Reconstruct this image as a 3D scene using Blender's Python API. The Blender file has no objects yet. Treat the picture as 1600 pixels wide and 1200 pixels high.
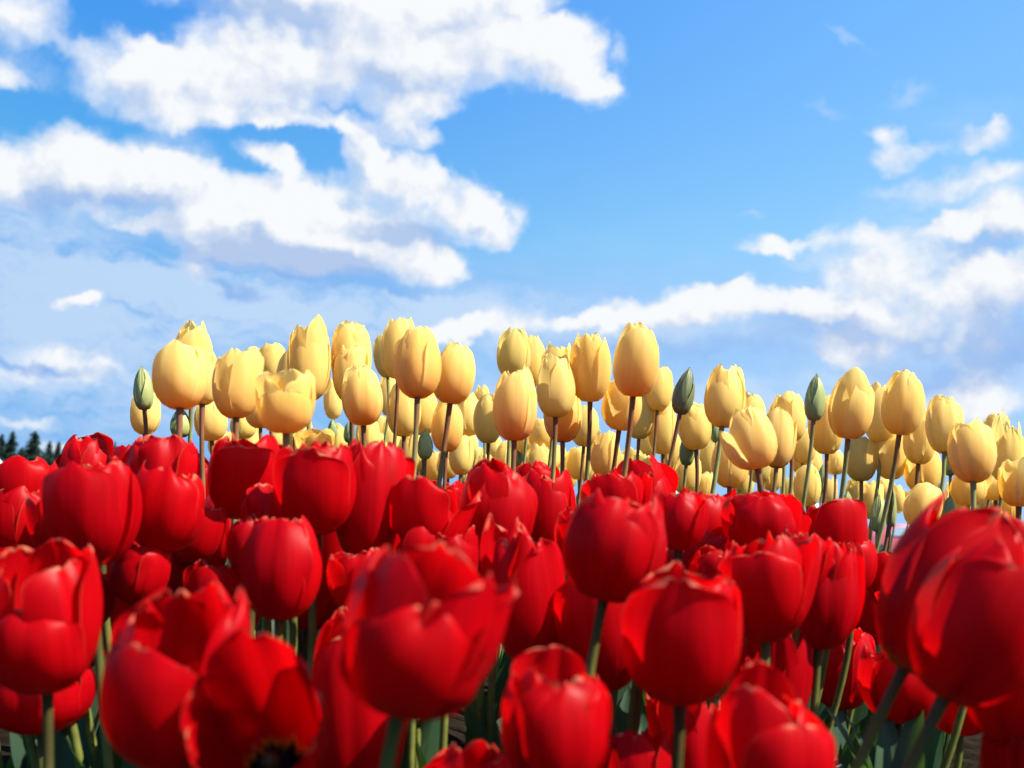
import bpy, bmesh, math, random
import numpy as np
from mathutils import Vector, Matrix

random.seed(7)
rng = np.random.default_rng(7)
S = bpy.context.scene
C = S.collection
R_ = math.radians

# ------------------------------------------------------------------ camera
F_PX = 1555.0                      # focal length in pixels of a 1600 px wide frame
CAM = np.array([0.0, 0.0, 0.345])
PITCH, ROLL = R_(7.7), R_(5.0)
_F = np.array([0, math.cos(PITCH), math.sin(PITCH)])
_R0 = np.array([1.0, 0, 0]); _U0 = np.array([0, -math.sin(PITCH), math.cos(PITCH)])
RT = math.cos(ROLL) * _R0 + math.sin(ROLL) * _U0
UP = math.cos(ROLL) * _U0 - math.sin(ROLL) * _R0
cd = bpy.data.cameras.new('camera'); cam = bpy.data.objects.new('camera', cd); C.objects.link(cam)
cd.sensor_width = 36.0; cd.lens = 36.0 * F_PX / 1600
cd.clip_start = 0.02; cd.clip_end = 6000
m = Matrix((tuple(RT), tuple(UP), tuple(-_F))).transposed().to_4x4()
m.translation = Vector(CAM); cam.matrix_world = m
cd.dof.use_dof = True; cd.dof.focus_distance = 1.45; cd.dof.aperture_fstop = 6.2; cd.dof.aperture_blades = 7
S.camera = cam

def at(px, py, d):
    """world point seen at that pixel of the photograph, d metres deep"""
    return CAM + d * (_F + (px - 800) / F_PX * RT - (py - 600) / F_PX * UP)
def horizon(px): return 811 + (px - 800) * math.tan(ROLL)
def azel(px, py):
    v = at(px, py, 1) - CAM; v = v / np.linalg.norm(v)
    return math.atan2(v[0], v[1]), math.asin(v[2])

# ------------------------------------------------------------------ render settings, exposure
S.view_settings.view_transform = 'Standard'; S.view_settings.look = 'None'
S.view_settings.exposure = 1.22; S.view_settings.gamma = 1.0
S.render.engine = 'CYCLES'
S.cycles.use_denoising = True
S.cycles.max_bounces = 8; S.cycles.diffuse_bounces = 4; S.cycles.glossy_bounces = 2
S.cycles.transmission_bounces = 6; S.cycles.transparent_max_bounces = 4
S.cycles.caustics_reflective = False; S.cycles.caustics_refractive = False
S.cycles.sample_clamp_indirect = 6

# ------------------------------------------------------------------ sun
SUN_EL, SUN_AZ = R_(51), R_(112)      # azimuth clockwise from the view direction (+Y)
sd = bpy.data.lights.new('sun', 'SUN'); so = bpy.data.objects.new('sun', sd); C.objects.link(so)
sd.energy = 4.8; sd.angle = R_(0.55); sd.color = (1.0, 0.95, 0.86)
sv = Vector((math.sin(SUN_AZ) * math.cos(SUN_EL), math.cos(SUN_AZ) * math.cos(SUN_EL), math.sin(SUN_EL)))
so.rotation_euler = (-sv).to_track_quat('-Z', 'Y').to_euler()
so.location = (3, 0, 4)

# ------------------------------------------------------------------ node helper
class NT:
    def __init__(s, tree): s.t = tree; s.n = tree.nodes; s.l = tree.links
    def new(s, typ, **kw):
        n = s.n.new(typ)
        for k, v in kw.items(): setattr(n, k, v)
        return n
    def put(s, sock, v):
        if isinstance(v, bpy.types.NodeSocket): s.l.new(v, sock)
        elif v is not None: sock.default_value = v
    def math(s, op, a, b=None, c=None, clamp=False):
        n = s.new('ShaderNodeMath', operation=op, use_clamp=clamp)
        for i, v in enumerate((a, b, c)):
            if v is not None: s.put(n.inputs[i], v)
        return n.outputs[0]
    def vmath(s, op, a, b=None, scale=None):
        n = s.new('ShaderNodeVectorMath', operation=op)
        s.put(n.inputs[0], a)
        if b is not None: s.put(n.inputs[1], b)
        if scale is not None: s.put(n.inputs['Scale'], scale)
        return n.outputs[0]
    def smooth(s, v, lo, hi, a=0.0, b=1.0):
        n = s.new('ShaderNodeMapRange', interpolation_type='SMOOTHSTEP')
        s.put(n.inputs[0], v); s.put(n.inputs[1], lo); s.put(n.inputs[2], hi); s.put(n.inputs[3], a); s.put(n.inputs[4], b)
        return n.outputs[0]
    def lin(s, v, lo, hi, a=0.0, b=1.0):
        n = s.new('ShaderNodeMapRange')
        s.put(n.inputs[0], v); s.put(n.inputs[1], lo); s.put(n.inputs[2], hi); s.put(n.inputs[3], a); s.put(n.inputs[4], b)
        return n.outputs[0]
    def noise(s, vec, scale, detail=4.0, rough=0.5, color=False):
        n = s.new('ShaderNodeTexNoise')
        s.put(n.inputs['Vector'], vec); n.inputs['Scale'].default_value = scale
        n.inputs['Detail'].default_value = detail; n.inputs['Roughness'].default_value = rough
        return n.outputs['Color'] if color else n.outputs[0]
    def mix(s, f, a, b, blend='MIX'):
        n = s.new('ShaderNodeMix', data_type='RGBA', blend_type=blend)
        s.put(n.inputs[0], f)
        for sock, v in ((n.inputs[6], a), (n.inputs[7], b)):
            s.put(sock, v if isinstance(v, bpy.types.NodeSocket) else (*v, 1.0))
        return n.outputs[2]

# ------------------------------------------------------------------ world: Nishita sky and the day's clouds
W = bpy.data.worlds.new('World'); S.world = W; W.use_nodes = True
W.node_tree.nodes.clear()
w = NT(W.node_tree)
SKY_STRENGTH = 0.10
LIT = 1.0 / SKY_STRENGTH / 2 ** S.view_settings.exposure      # radiance that just reaches white in the picture
sky = w.new('ShaderNodeTexSky', sky_type='NISHITA')
sky.sun_disc = False; sky.sun_elevation = SUN_EL; sky.sun_rotation = SUN_AZ
sky.air_density = 1.0; sky.dust_density = 0.6; sky.ozone_density = 2.2; sky.altitude = 0
dirv = w.new('ShaderNodeTexCoord').outputs['Generated']
w.put(sky.inputs[0], w.vmath('NORMALIZE', w.vmath('MAXIMUM', dirv, (-2.0, -2.0, 0.13))))   # the band of murk on the horizon is cut off
sep = w.new('ShaderNodeSeparateXYZ'); w.put(sep.inputs[0], dirv)
az = w.math('ARCTAN2', sep.outputs[0], sep.outputs[1])
el = w.math('ARCSINE', sep.outputs[2])
cmb = w.new('ShaderNodeCombineXYZ'); w.put(cmb.inputs[0], az); w.put(cmb.inputs[1], el)
P = cmb.outputs[0]
# billowing: the coordinates are bent by noise before the cloud shapes are looked up
wn1 = w.noise(P, 11.0, 3.0, 0.55, True)
wn2 = w.noise(P, 46.0, 5.0, 0.6, True)
off = w.vmath('ADD', w.vmath('SCALE', w.vmath('SUBTRACT', wn1, (0.5, 0.5, 0.5)), scale=0.055),
              w.vmath('SCALE', w.vmath('SUBTRACT', wn2, (0.5, 0.5, 0.5)), scale=0.026))
PW = w.vmath('ADD', P, off)

def blobs(lst, vec):
    """sum of soft ellipses; each (x, y, rx, ry, rot) was read off the photograph and becomes azimuth / elevation"""
    tot = None
    for b in lst:
        x, y, rx, ry = b[:4]; rot = R_(b[4]) if len(b) > 4 else 0.0; amt = b[5] if len(b) > 5 else 1.0
        c0 = np.array(azel(x, y))
        ex = np.array(azel(x + rx * math.cos(rot), y + rx * math.sin(rot))) - c0
        ey = np.array(azel(x + ry * math.sin(rot), y - ry * math.cos(rot))) - c0
        mp = w.new('ShaderNodeMapping', vector_type='TEXTURE')
        w.put(mp.inputs[0], vec)
        mp.inputs['Location'].default_value = (c0[0], c0[1], 0)
        mp.inputs['Rotation'].default_value = (0, 0, math.atan2(ex[1], ex[0]))
        mp.inputs['Scale'].default_value = (np.linalg.norm(ex), np.linalg.norm(ey), 1)
        g = w.new('ShaderNodeTexGradient', gradient_type='SPHERICAL'); w.put(g.inputs[0], mp.outputs[0])
        v = g.outputs[1]
        tot = w.math('MULTIPLY', v, amt) if tot is None else w.math('MULTIPLY_ADD', v, amt, tot)
    return tot

CUMULUS = [
    # upper bank
    (195, 108, 95, 72), (285, 140, 115, 72, 15), (250, 95, 75, 48), (370, 85, 120, 75), (430, 130, 130, 75), (335, 172, 75, 32),
    (530, 60, 180, 95), (610, 110, 170, 75), (700, 60, 190, 95), (820, 78, 140, 78), (905, 122, 78, 40, 12),
    (885, 75, 80, 56), (640, 158, 80, 30), (470, 5, 260, 45), (560, -20, 300, 70), (780, -10, 130, 34), (425, 178, 45, 26),
    (540, 190, 110, 22), (645, 197, 55, 26, 20), (570, 215, 70, 20, 30),
    # left bank
    (115, 228, 100, 58), (50, 255, 110, 70), (235, 252, 120, 62), (170, 285, 170, 46), (285, 280, 85, 50, 15), (-10, 270, 80, 60),
    (412, 240, 62, 26, 15, .8), (445, 256, 36, 24, 0, .8), (150, 330, 190, 30, 5, .5), (250, 350, 90, 20, 0, .6),
    # middle bank
    (620, 258, 95, 60, 20), (690, 305, 115, 62, 20), (575, 232, 50, 42), (500, 315, 165, 60), (400, 335, 160, 66), (480, 360, 200, 60), (320, 350, 85, 55),
    (765, 340, 70, 44), (600, 398, 160, 54), (685, 412, 75, 46, 15), (440, 385, 160, 50), (545, 352, 180, 50), (370, 375, 110, 40),
    (300, 415, 44, 24, 15), (125, 468, 48, 20), (370, 440, 70, 16, 15, .6),
    (40, 18, 80, 58), (10, 112, 46, 28, 20, .8), (90, 62, 70, 22, 20, .45), (40, 95, 90, 40, 20, .35),
    # low right bank
    (955, 492, 100, 34, -8), (1055, 478, 90, 42, -8), (1165, 474, 130, 40), (1275, 484, 110, 38), (1350, 495, 50, 32),
    (800, 508, 130, 28, -5, .9), (690, 520, 120, 26, 0, .8), (1110, 462, 80, 28),
    (1388, 208, 40, 26, 0, .6), (1402, 252, 48, 30, 0, .6), (1460, 235, 110, 24, 0, .35), (1542, 216, 60, 30, 0, .6), (1550, 286, 110, 40, 0, .7), (1440, 300, 130, 26, -8, .4), (1360, 372, 230, 26, -4, .6), (1420, 395, 200, 30, -6, .4), (1195, 380, 74, 24, 0, .65),
    (1352, 432, 95, 44), (1450, 455, 190, 80, 0, .75), (1560, 348, 120, 40), (1330, 556, 80, 40), (1530, 605, 140, 56, 0, .75),
    (1430, 520, 190, 60, 0, .55), (1580, 440, 110, 80, 0, .65), (1480, 350, 60, 22, -20, .6), (1560, 530, 120, 60, 0, .5), (1480, 640, 160, 40, 0, .5), (1230, 520, 150, 40, 4, .4),
    # ragged low clouds on the left
    (90, 560, 120, 34, 5, .8), (150, 585, 70, 26, 0, .8), (30, 590, 90, 24, 0, .7), (50, 655, 70, 16, 0, .6), (110, 685, 90, 16, 0, .6),
]
THIN = [
    (1325, 62, 70, 12, 24, .7), (966, 90, 20, 26, 30, .9), (1300, 170, 50, 14, 15, .5), (1420, 140, 55, 18, -10, .5), (1480, 185, 170, 60, 0, .4),
    (1470, 300, 160, 60, -10, .7), (1260, 402, 130, 18, 3, .6), (1160, 325, 30, 14, 0, .5), (1480, 430, 340, 150, -5, .9), (1500, 580, 380, 140, 0, 1.0),
    (150, 420, 420, 120, 8, .85), (420, 480, 520, 90, 3, .95), (60, 520, 380, 150, 0, .9), (700, 500, 420, 60, 0, .8), (300, 580, 400, 70, 0, .5),
    (1050, 520, 460, 60, 0, .8), (900, 620, 700, 80, 5, .5), (40, 330, 240, 70, 5, .6), (100, 60, 120, 60, 30, .25), (1000, 480, 900, 260, 5, .28), (1250, 640, 400, 70, 5, .6), (150, 650, 520, 130, 0, .75), (620, 640, 420, 70, 0, .4),
]
SHADE = [
    (600, 356, 190, 30, 9, 1.3), (500, 395, 170, 36, 8, 1.2), (400, 395, 140, 40, 5, 1.0), (570, 432, 170, 18, 9, 1.1), (340, 385, 90, 34, 0, .8),
    (430, 25, 170, 50, 0, .9), (330, 15, 100, 36, 0, .7), (600, 120, 110, 36, 20, .7), (400, 110, 110, 34, 25, .6), (700, 40, 120, 30, 0, .45), (200, 305, 180, 30, 0, .8), (60, 300, 120, 36, 0, .7),
    (250, 350, 120, 26, 0, .6), (370, 442, 90, 16, 15, 1.0), (1545, 385, 100, 32, -5, 1.3), (1580, 500, 90, 70, 0, 1.1), (1150, 550, 270, 60, 4, 1.0),
    (1440, 590, 170, 44, 0, .8), (60, 575, 170, 14, 5, 1.0), (900, 545, 180, 40, 0, .8), (1290, 520, 120, 24, 0, .6), (540, 445, 160, 16, 6, .8), (1450, 530, 200, 50, 0, .8), (1560, 560, 120, 60, 0, .8), (1480, 430, 60, 26, 0, .5), (1250, 505, 160, 16, 0, .5), (740, 350, 60, 14, 10, .5),
]
Fd = blobs(CUMULUS, PW)
Fu = blobs(CUMULUS, w.vmath('ADD', PW, (0.012, 0.026, 0)))                 # how much cloud lies above, towards the sun
fb = w.noise(P, 26.0, 9.0, 0.60)
fbs = w.noise(w.vmath('ADD', P, (0.012, 0.012, 0)), 26.0, 5.0, 0.55)     # the same noise a little towards the sun
soft = w.smooth(w.noise(P, 9.0, 3.0, 0.5), 0.36, 0.62)                    # where the edge is fluffy and where it is crisp
rag = w.math('MULTIPLY', w.math('SUBTRACT', fb, 0.5), w.math('MULTIPLY', w.math('MINIMUM', w.math('MULTIPLY', Fd, 2.0), 1.0), 1.5))
E = w.math('ADD', Fd, rag)
under = w.smooth(w.math('SUBTRACT', Fu, Fd), -0.05, 0.45)                   # undersides fray out softly
dens = w.smooth(E, w.lin(soft, 0, 1, 0.12, 0.02), w.math('MULTIPLY_ADD', under, 0.22, w.lin(soft, 0, 1, 0.50, 1.05)))
mps = w.new('ShaderNodeMapping'); w.put(mps.inputs[0], PW); mps.inputs['Scale'].default_value = (1, 3.0, 1); mps.inputs['Rotation'].default_value = (0, 0, R_(4))
streak = w.noise(mps.outputs[0], 9.0, 9.0, 0.62)
Td = blobs(THIN, PW)
thin = w.math('MULTIPLY', w.math('MULTIPLY', Td, w.smooth(streak, 0.14, 0.76)), 1.25, clamp=True)
thin = w.math('MULTIPLY', w.smooth(thin, 0.0, 1.0), 0.70)
Sd = blobs(SHADE, PW)
relief = w.math('ADD', w.math('MULTIPLY', w.math('SUBTRACT', fbs, fb), 1.5), w.math('MULTIPLY', w.math('SUBTRACT', Fu, Fd), 0.38))
mott = w.math('ADD', w.math('MULTIPLY', w.smooth(w.noise(P, 9.0, 4.0, 0.5), 0.38, 0.70), 0.36), w.math('MULTIPLY', w.smooth(w.noise(PW, 24.0, 6.0, 0.55), 0.40, 0.72), 0.30))
shade = w.math('ADD', w.math('MULTIPLY', w.smooth(Sd, 0.02, 0.95), 0.80), w.math('ADD', relief, mott), clamp=True)
cloud_col = w.mix(shade, (LIT * 0.94, LIT * 0.96, LIT * 0.985), (LIT * 0.46, LIT * 0.595, LIT * 0.85))
thin_col = w.mix(w.smooth(Sd, 0.1, 0.9), (LIT * 0.66, LIT * 0.79, LIT * 0.97), (LIT * 0.27, LIT * 0.46, LIT * 0.86))
# the deep blue of slide film: the sky's own gradient, a steeper curve for red than for blue
sc_ = w.new('ShaderNodeSeparateColor'); w.put(sc_.inputs[0], sky.outputs[0])
side = w.smooth(az, -0.55, 0.40)            # deeper on the left, away from the sun
def curve(ch, ref, gain, g, top, left): return w.math('MULTIPLY', w.math('MINIMUM', w.math('MULTIPLY', w.math('POWER', w.math('DIVIDE', ch, ref), g), gain * LIT), top * LIT), w.lin(side, 0, 1, left, 1.0))
cc = w.new('ShaderNodeCombineColor')
w.put(cc.inputs[0], curve(sc_.outputs[0], 1.50, 0.24, 1.5, 0.37, 0.36)); w.put(cc.inputs[1], curve(sc_.outputs[1], 2.45, 0.575, 0.85, 0.64, 0.67)); w.put(cc.inputs[2], curve(sc_.outputs[2], 4.20, 1.06, 0.30, 1.0, 0.87))
thin = w.math('MAXIMUM', thin, w.math('MULTIPLY', w.smooth(w.math('ADD', Fd, w.math('MULTIPLY', rag, 0.6)), 0.0, 0.45), 0.55))   # feathered edge round every cloud
base = w.mix(thin, cc.outputs[0], thin_col)
col = w.mix(dens, base, cloud_col)
bg = w.new('ShaderNodeBackground'); w.put(bg.inputs[0], col); bg.inputs[1].default_value = SKY_STRENGTH
wo = w.new('ShaderNodeOutputWorld'); w.l.new(bg.outputs[0], wo.inputs[0])
W.cycles.sampling_method = 'MANUAL'; W.cycles.sample_map_resolution = 512

# ------------------------------------------------------------------ materials
def mat(name):
    mm = bpy.data.materials.new(name); mm.use_nodes = True; mm.node_tree.nodes.clear()
    return mm, NT(mm.node_tree)
def finish(t, shader):
    o = t.new('ShaderNodeOutputMaterial'); t.l.new(shader, o.inputs[0])
def principled(t, col, rough, spec=0.5, **kw):
    p = t.new('ShaderNodeBsdfPrincipled')
    t.put(p.inputs['Base Color'], col if isinstance(col, bpy.types.NodeSocket) else (*col, 1)); t.put(p.inputs['Roughness'], rough)
    p.inputs['Specular IOR Level'].default_value = spec
    for k, v in kw.items(): t.put(p.inputs[k], v)
    return p
def uvs(t):
    uv = t.new('ShaderNodeTexCoord').outputs['UV']
    s = t.new('ShaderNodeSeparateXYZ'); t.put(s.inputs[0], uv)
    return uv, s.outputs[0], s.outputs[1]
def obj_attr(t, name):
    a = t.new('ShaderNodeAttribute', attribute_type='OBJECT', attribute_name=name); return a.outputs['Fac']

def petal_common(t):
    uv, u, v = uvs(t)
    rnd = t.new('ShaderNodeObjectInfo').outputs['Random']
    mp = t.new('ShaderNodeMapping'); t.put(mp.inputs[0], uv); mp.inputs['Scale'].default_value = (15, 1.1, 1)
    cx = t.new('ShaderNodeCombineXYZ'); t.put(cx.inputs[2], t.math('MULTIPLY', rnd, 40.0))
    streak = t.noise(t.vmath('ADD', mp.outputs[0], cx.outputs[0]), 1.0, 4.0, 0.55)
    mpf = t.new('ShaderNodeMapping'); t.put(mpf.inputs[0], uv); mpf.inputs['Scale'].default_value = (70, 1.8, 1)
    fine = t.noise(t.vmath('ADD', mpf.outputs[0], cx.outputs[0]), 1.0, 3.0, 0.6)
    streak = t.math('ADD', t.math('MULTIPLY', streak, 0.62), t.math('MULTIPLY', fine, 0.38))
    mp2 = t.new('ShaderNodeMapping'); t.put(mp2.inputs[0], uv); mp2.inputs['Scale'].default_value = (3, 3, 1)
    blot = t.noise(t.vmath('ADD', mp2.outputs[0], cx.outputs[0]), 1.0, 4.0, 0.6)
    e = t.math('ABSOLUTE', t.math('MULTIPLY_ADD', u, 2.0, -1.0))
    edge = t.math('MAXIMUM', e, t.math('MULTIPLY', v, 1.0))
    bump = t.new('ShaderNodeBump'); bump.inputs['Strength'].default_value = 0.10; bump.inputs['Distance'].default_value = 0.0012
    t.put(bump.inputs['Height'], streak)
    return uv, u, v, rnd, streak, blot, e, edge, bump.outputs[0]

def petal_shader(t, col, tcol, normal, rough, trans, spec):
    p = principled(t, col, rough, spec); t.put(p.inputs['Normal'], normal)
    tr = t.new('ShaderNodeBsdfTranslucent'); t.put(tr.inputs[0], tcol); t.put(tr.inputs[1], normal)
    ms = t.new('ShaderNodeMixShader'); ms.inputs[0].default_value = trans
    t.l.new(p.outputs[0], ms.inputs[1]); t.l.new(tr.outputs[0], ms.inputs[2])
    finish(t, ms.outputs[0])

# red petals: crimson, pale patchy rims, black eye with a yellow margin inside, a touch of yellow at the foot outside
M_RED, t = mat('red_petal')
uv, u, v, rnd, streak, blot, e, edge, nrm = petal_common(t)
c = t.mix(t.smooth(streak, 0.3, 0.7), (0.38, 0.0008, 0.0040), (0.60, 0.0016, 0.0080))
c = t.mix(t.math('MULTIPLY', t.smooth(rnd, 0.0, 1.0), 0.35), c, (0.72, 0.003, 0.004))
tipm = t.smooth(t.math('MULTIPLY_ADD', t.math('SUBTRACT', blot, 0.5), 0.10, v), 0.970, 1.01)
sidem = t.math('MULTIPLY', t.smooth(e, 0.975, 1.0), t.smooth(v, 0.35, 0.9))
rim = t.math('MULTIPLY', t.math('MAXIMUM', tipm, t.math('MULTIPLY', sidem, 0.55)), t.smooth(t.math('ADD', blot, t.math('MULTIPLY', rnd, 0.25)), 0.45, 0.75))
c = t.mix(t.math('MULTIPLY', rim, 0.60), c, (0.85, 0.40, 0.22))
foot = t.smooth(t.math('MULTIPLY_ADD', blot, 0.10, v), 0.30, 0.10)
c = t.mix(t.math('MULTIPLY', foot, obj_attr(t, 'foot')), c, (0.50, 0.22, 0.03))
back = t.new('ShaderNodeNewGeometry').outputs['Backfacing']
vv = t.math('ADD', v, t.math('MULTIPLY', t.math('SUBTRACT', streak, 0.5), 0.42))
ymarg = t.math('MULTIPLY', t.smooth(vv, 0.29, 0.25), back)
black = t.math('MULTIPLY', t.smooth(vv, 0.245, 0.22), back)
c = t.mix(ymarg, c, (0.62, 0.26, 0.02)); c = t.mix(black, c, (0.008, 0.006, 0.010))
tc = t.mix(0.5, c, (0.90, 0.002, 0.002)); tc = t.mix(black, tc, (0.05, 0.004, 0.004))
petal_shader(t, c, tc, nrm, 0.40, 0.53, 0.12)

# yellow petals: cream yellow with a peach flush towards the foot
M_YEL, t = mat('yellow_petal')
uv, u, v, rnd, streak, blot, e, edge, nrm = petal_common(t)
c = t.mix(t.smooth(streak, 0.25, 0.8), (0.93, 0.715, 0.19), (0.96, 0.80, 0.33))
deep = obj_attr(t, 'deep')
c = t.mix(t.math('MULTIPLY', deep, 0.8), c, (0.84, 0.46, 0.045))
green = obj_attr(t, 'green')
c = t.mix(t.math('MULTIPLY', green, 0.75), c, (0.50, 0.48, 0.13))
fl = t.math('MULTIPLY', t.smooth(t.math('ADD', v, t.math('MULTIPLY', t.math('SUBTRACT', streak, 0.5), 0.30)), 0.85, 0.02), obj_attr(t, 'blush'))
fl = t.math('MULTIPLY', fl, t.smooth(e, 1.05, 0.55))
c = t.mix(fl, c, (0.84, 0.26, 0.055))
rim = t.math('MULTIPLY', t.smooth(edge, 0.86, 1.0), t.smooth(blot, 0.35, 0.6))
c = t.mix(t.math('MULTIPLY', rim, 0.55), c, (0.90, 0.74, 0.36))
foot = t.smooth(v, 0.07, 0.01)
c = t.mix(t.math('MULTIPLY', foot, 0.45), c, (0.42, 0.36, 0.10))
tc = t.mix(0.5, c, (1.0, 0.76, 0.21))
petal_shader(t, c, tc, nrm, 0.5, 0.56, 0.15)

# buds: grey green sepals-like petals with a paler seam; 'ripe' turns them yellower, 'dark' browner
M_BUD, t = mat('bud_petal')
uv, u, v, rnd, streak, blot, e, edge, nrm = petal_common(t)
c = t.mix(t.smooth(streak, 0.3, 0.7), (0.20, 0.26, 0.085), (0.30, 0.36, 0.14))
c = t.mix(t.math('MULTIPLY', obj_attr(t, 'ripe'), 0.8), c, (0.56, 0.52, 0.17))
c = t.mix(t.math('MULTIPLY', obj_attr(t, 'dark'), 0.75), c, (0.115, 0.10, 0.055))
c = t.mix(t.math('MULTIPLY', t.smooth(e, 0.82, 1.0), 0.6), c, (0.42, 0.44, 0.17))
petal_shader(t, c, c, nrm, 0.45, 0.2, 0.35)

# stems: purple brown under the head of the yellow ones, green lower down
def stem_mat(name, top, low, a, b):
    mm, t = mat(name)
    uv, u, v = uvs(t)
    rnd = t.new('ShaderNodeObjectInfo').outputs['Random']
    n = t.noise(t.new('ShaderNodeTexCoord').outputs['Object'], 60, 3, 0.6)
    f = t.smooth(t.math('ADD', v, t.math('ADD', t.math('MULTIPLY', t.math('SUBTRACT', n, 0.5), 0.25), t.math('MULTIPLY', t.math('SUBTRACT', rnd, 0.5), 0.30))), a, b)
    c = t.mix(f, top, low)
    c = t.mix(t.smooth(n, 0.35, 0.7), c, t.mix(0.35, c, (0.02, 0.02, 0.01)))
    finish(t, principled(t, c, 0.5, 0.18).outputs[0])
    return mm
M_STEM_Y = stem_mat('yellow_tulip_stem', (0.20, 0.080, 0.036), (0.27, 0.285, 0.090), 0.04, 0.24)
M_STEM_R = stem_mat('red_tulip_stem', (0.060, 0.050, 0.014), (0.16, 0.17, 0.036), 0.02, 0.34)
M_LEAF, t = mat('tulip_leaf')
uv, u, v = uvs(t)
mp = t.new('ShaderNodeMapping'); t.put(mp.inputs[0], uv); mp.inputs['Scale'].default_value = (30, 1.2, 1)
n = t.noise(mp.outputs[0], 1.0, 3, 0.5)
c = t.mix(t.smooth(n, 0.3, 0.7), (0.022, 0.052, 0.022), (0.040, 0.085, 0.036))
c = t.mix(t.math('MULTIPLY', t.new('ShaderNodeObjectInfo').outputs['Random'], 0.5), c, (0.045, 0.080, 0.060))
p = principled(t, c, 0.48, 0.4); tr = t.new('ShaderNodeBsdfTranslucent'); t.put(tr.inputs[0], (0.10, 0.22, 0.03, 1))
ms = t.new('ShaderNodeMixShader'); ms.inputs[0].default_value = 0.22
t.l.new(p.outputs[0], ms.inputs[1]); t.l.new(tr.outputs[0], ms.inputs[2]); finish(t, ms.outputs[0])
def plain(name, col, rough=0.5, spec=0.5, **kw):
    mm, t = mat(name)
    n = t.noise(t.new('ShaderNodeTexCoord').outputs['Object'], 7.0, 4, 0.6)
    c = t.mix(t.smooth(n, 0.3, 0.75, 0, 0.25), col, tuple(x * 0.7 for x in col))
    finish(t, principled(t, c, rough, spec, **kw).outputs[0]); return mm
M_ANTHER = plain('black_anther', (0.012, 0.010, 0.016), 0.8, 0.2)
M_PISTIL = plain('green_pistil', (0.06, 0.06, 0.025), 0.6, 0.2)
M_SOIL, t = mat('field_ground')
pos = t.new('ShaderNodeNewGeometry').outputs['Position']
n1 = t.noise(pos, 22, 8, 0.65); n2 = t.noise(pos, 0.35, 6, 0.6); n3 = t.noise(pos, 160, 4, 0.6)
soil = t.mix(t.smooth(n1, 0.3, 0.7), (0.008, 0.006, 0.004), (0.024, 0.017, 0.012))
grass = t.mix(t.smooth(n2, 0.35, 0.65), (0.055, 0.085, 0.022), (0.10, 0.12, 0.040))
grass = t.mix(t.smooth(n3, 0.3, 0.7), grass, t.mix(0.5, grass, (0.03, 0.045, 0.012)))
sy = t.new('ShaderNodeSeparateXYZ'); t.put(sy.inputs[0], pos)
far = t.smooth(t.math('ADD', sy.outputs[1], t.math('MULTIPLY', n2, 2.0)), 6.5, 9.0)
c = t.mix(far, soil, grass)
bm_ = t.new('ShaderNodeBump'); bm_.inputs['Strength'].default_value = 0.6; bm_.inputs['Distance'].default_value = 0.02; t.put(bm_.inputs['Height'], n1)
p = principled(t, c, 1.0, 0.0); t.put(p.inputs['Normal'], bm_.outputs[0]); finish(t, p.outputs[0])

# ------------------------------------------------------------------ mesh helpers
def link_mesh(name, verts, faces, material, parent=None, uv=None, loc=None, smooth=True):
    me = bpy.data.meshes.new(name)
    me.from_pydata([tuple(map(float, q)) for q in verts], [], faces)
    if smooth: me.polygons.foreach_set('use_smooth', [True] * len(me.polygons))
    if uv is not None:
        lay = me.uv_layers.new(name='UVMap')
        li = np.zeros(len(me.loops), dtype=np.int32); me.loops.foreach_get('vertex_index', li)
        lay.data.foreach_set('uv', np.asarray(uv, dtype=np.float32)[li].ravel())
    me.update()
    if material: me.materials.append(material)
    o = bpy.data.objects.new(name, me); C.objects.link(o)
    if parent: o.parent = parent
    if loc is not None: o.location = Vector(map(float, loc))
    return o
def grid_faces(nu, nv):
    return [(j * nu + i, j * nu + i + 1, (j + 1) * nu + i + 1, (j + 1) * nu + i) for j in range(nv - 1) for i in range(nu - 1)]
def sstep(x, a, b):
    q = np.clip((x - a) / (b - a), 0, 1); return q * q * (3 - 2 * q)
def thing(name, label, cat, loc, group=None):
    o = bpy.data.objects.new(name, None); C.objects.link(o); o.empty_display_size = 0.02
    o.location = Vector(map(float, loc)); o['label'] = label; o['category'] = cat
    if group: o['group'] = group
    return o
def tag(o, label, cat, group=None):
    o['label'] = label; o['category'] = cat
    if group: o['group'] = group
    return o
def tube(pts, radii, ns=8, cap=False):
    pts = np.array(pts, float); n = len(pts); V = []; UV = []
    T = np.gradient(pts, axis=0); T /= np.linalg.norm(T, axis=1)[:, None]
    ref = np.array([0.0, 1.0, 0.0])
    for i in range(n):
        a = np.cross(T[i], ref); a /= np.linalg.norm(a); b = np.cross(T[i], a)
        for k in range(ns):
            th = 2 * math.pi * k / ns
            V.append(pts[i] + radii[i] * (math.cos(th) * a + math.sin(th) * b)); UV.append((k / ns, i / (n - 1)))
    Fc = [(i * ns + k, i * ns + (k + 1) % ns, (i + 1) * ns + (k + 1) % ns, (i + 1) * ns + k) for i in range(n - 1) for k in range(ns)]
    if cap: Fc.append(tuple(range(ns))[::-1]); Fc.append(tuple((n - 1) * ns + k for k in range(ns)))
    return V, Fc, UV
def bez(p0, p1, p2, p3, v):
    v = v[:, None]; return (1 - v) ** 3 * p0 + 3 * v * (1 - v) ** 2 * p1 + 3 * v * v * (1 - v) * p2 + v ** 3 * p3

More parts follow.
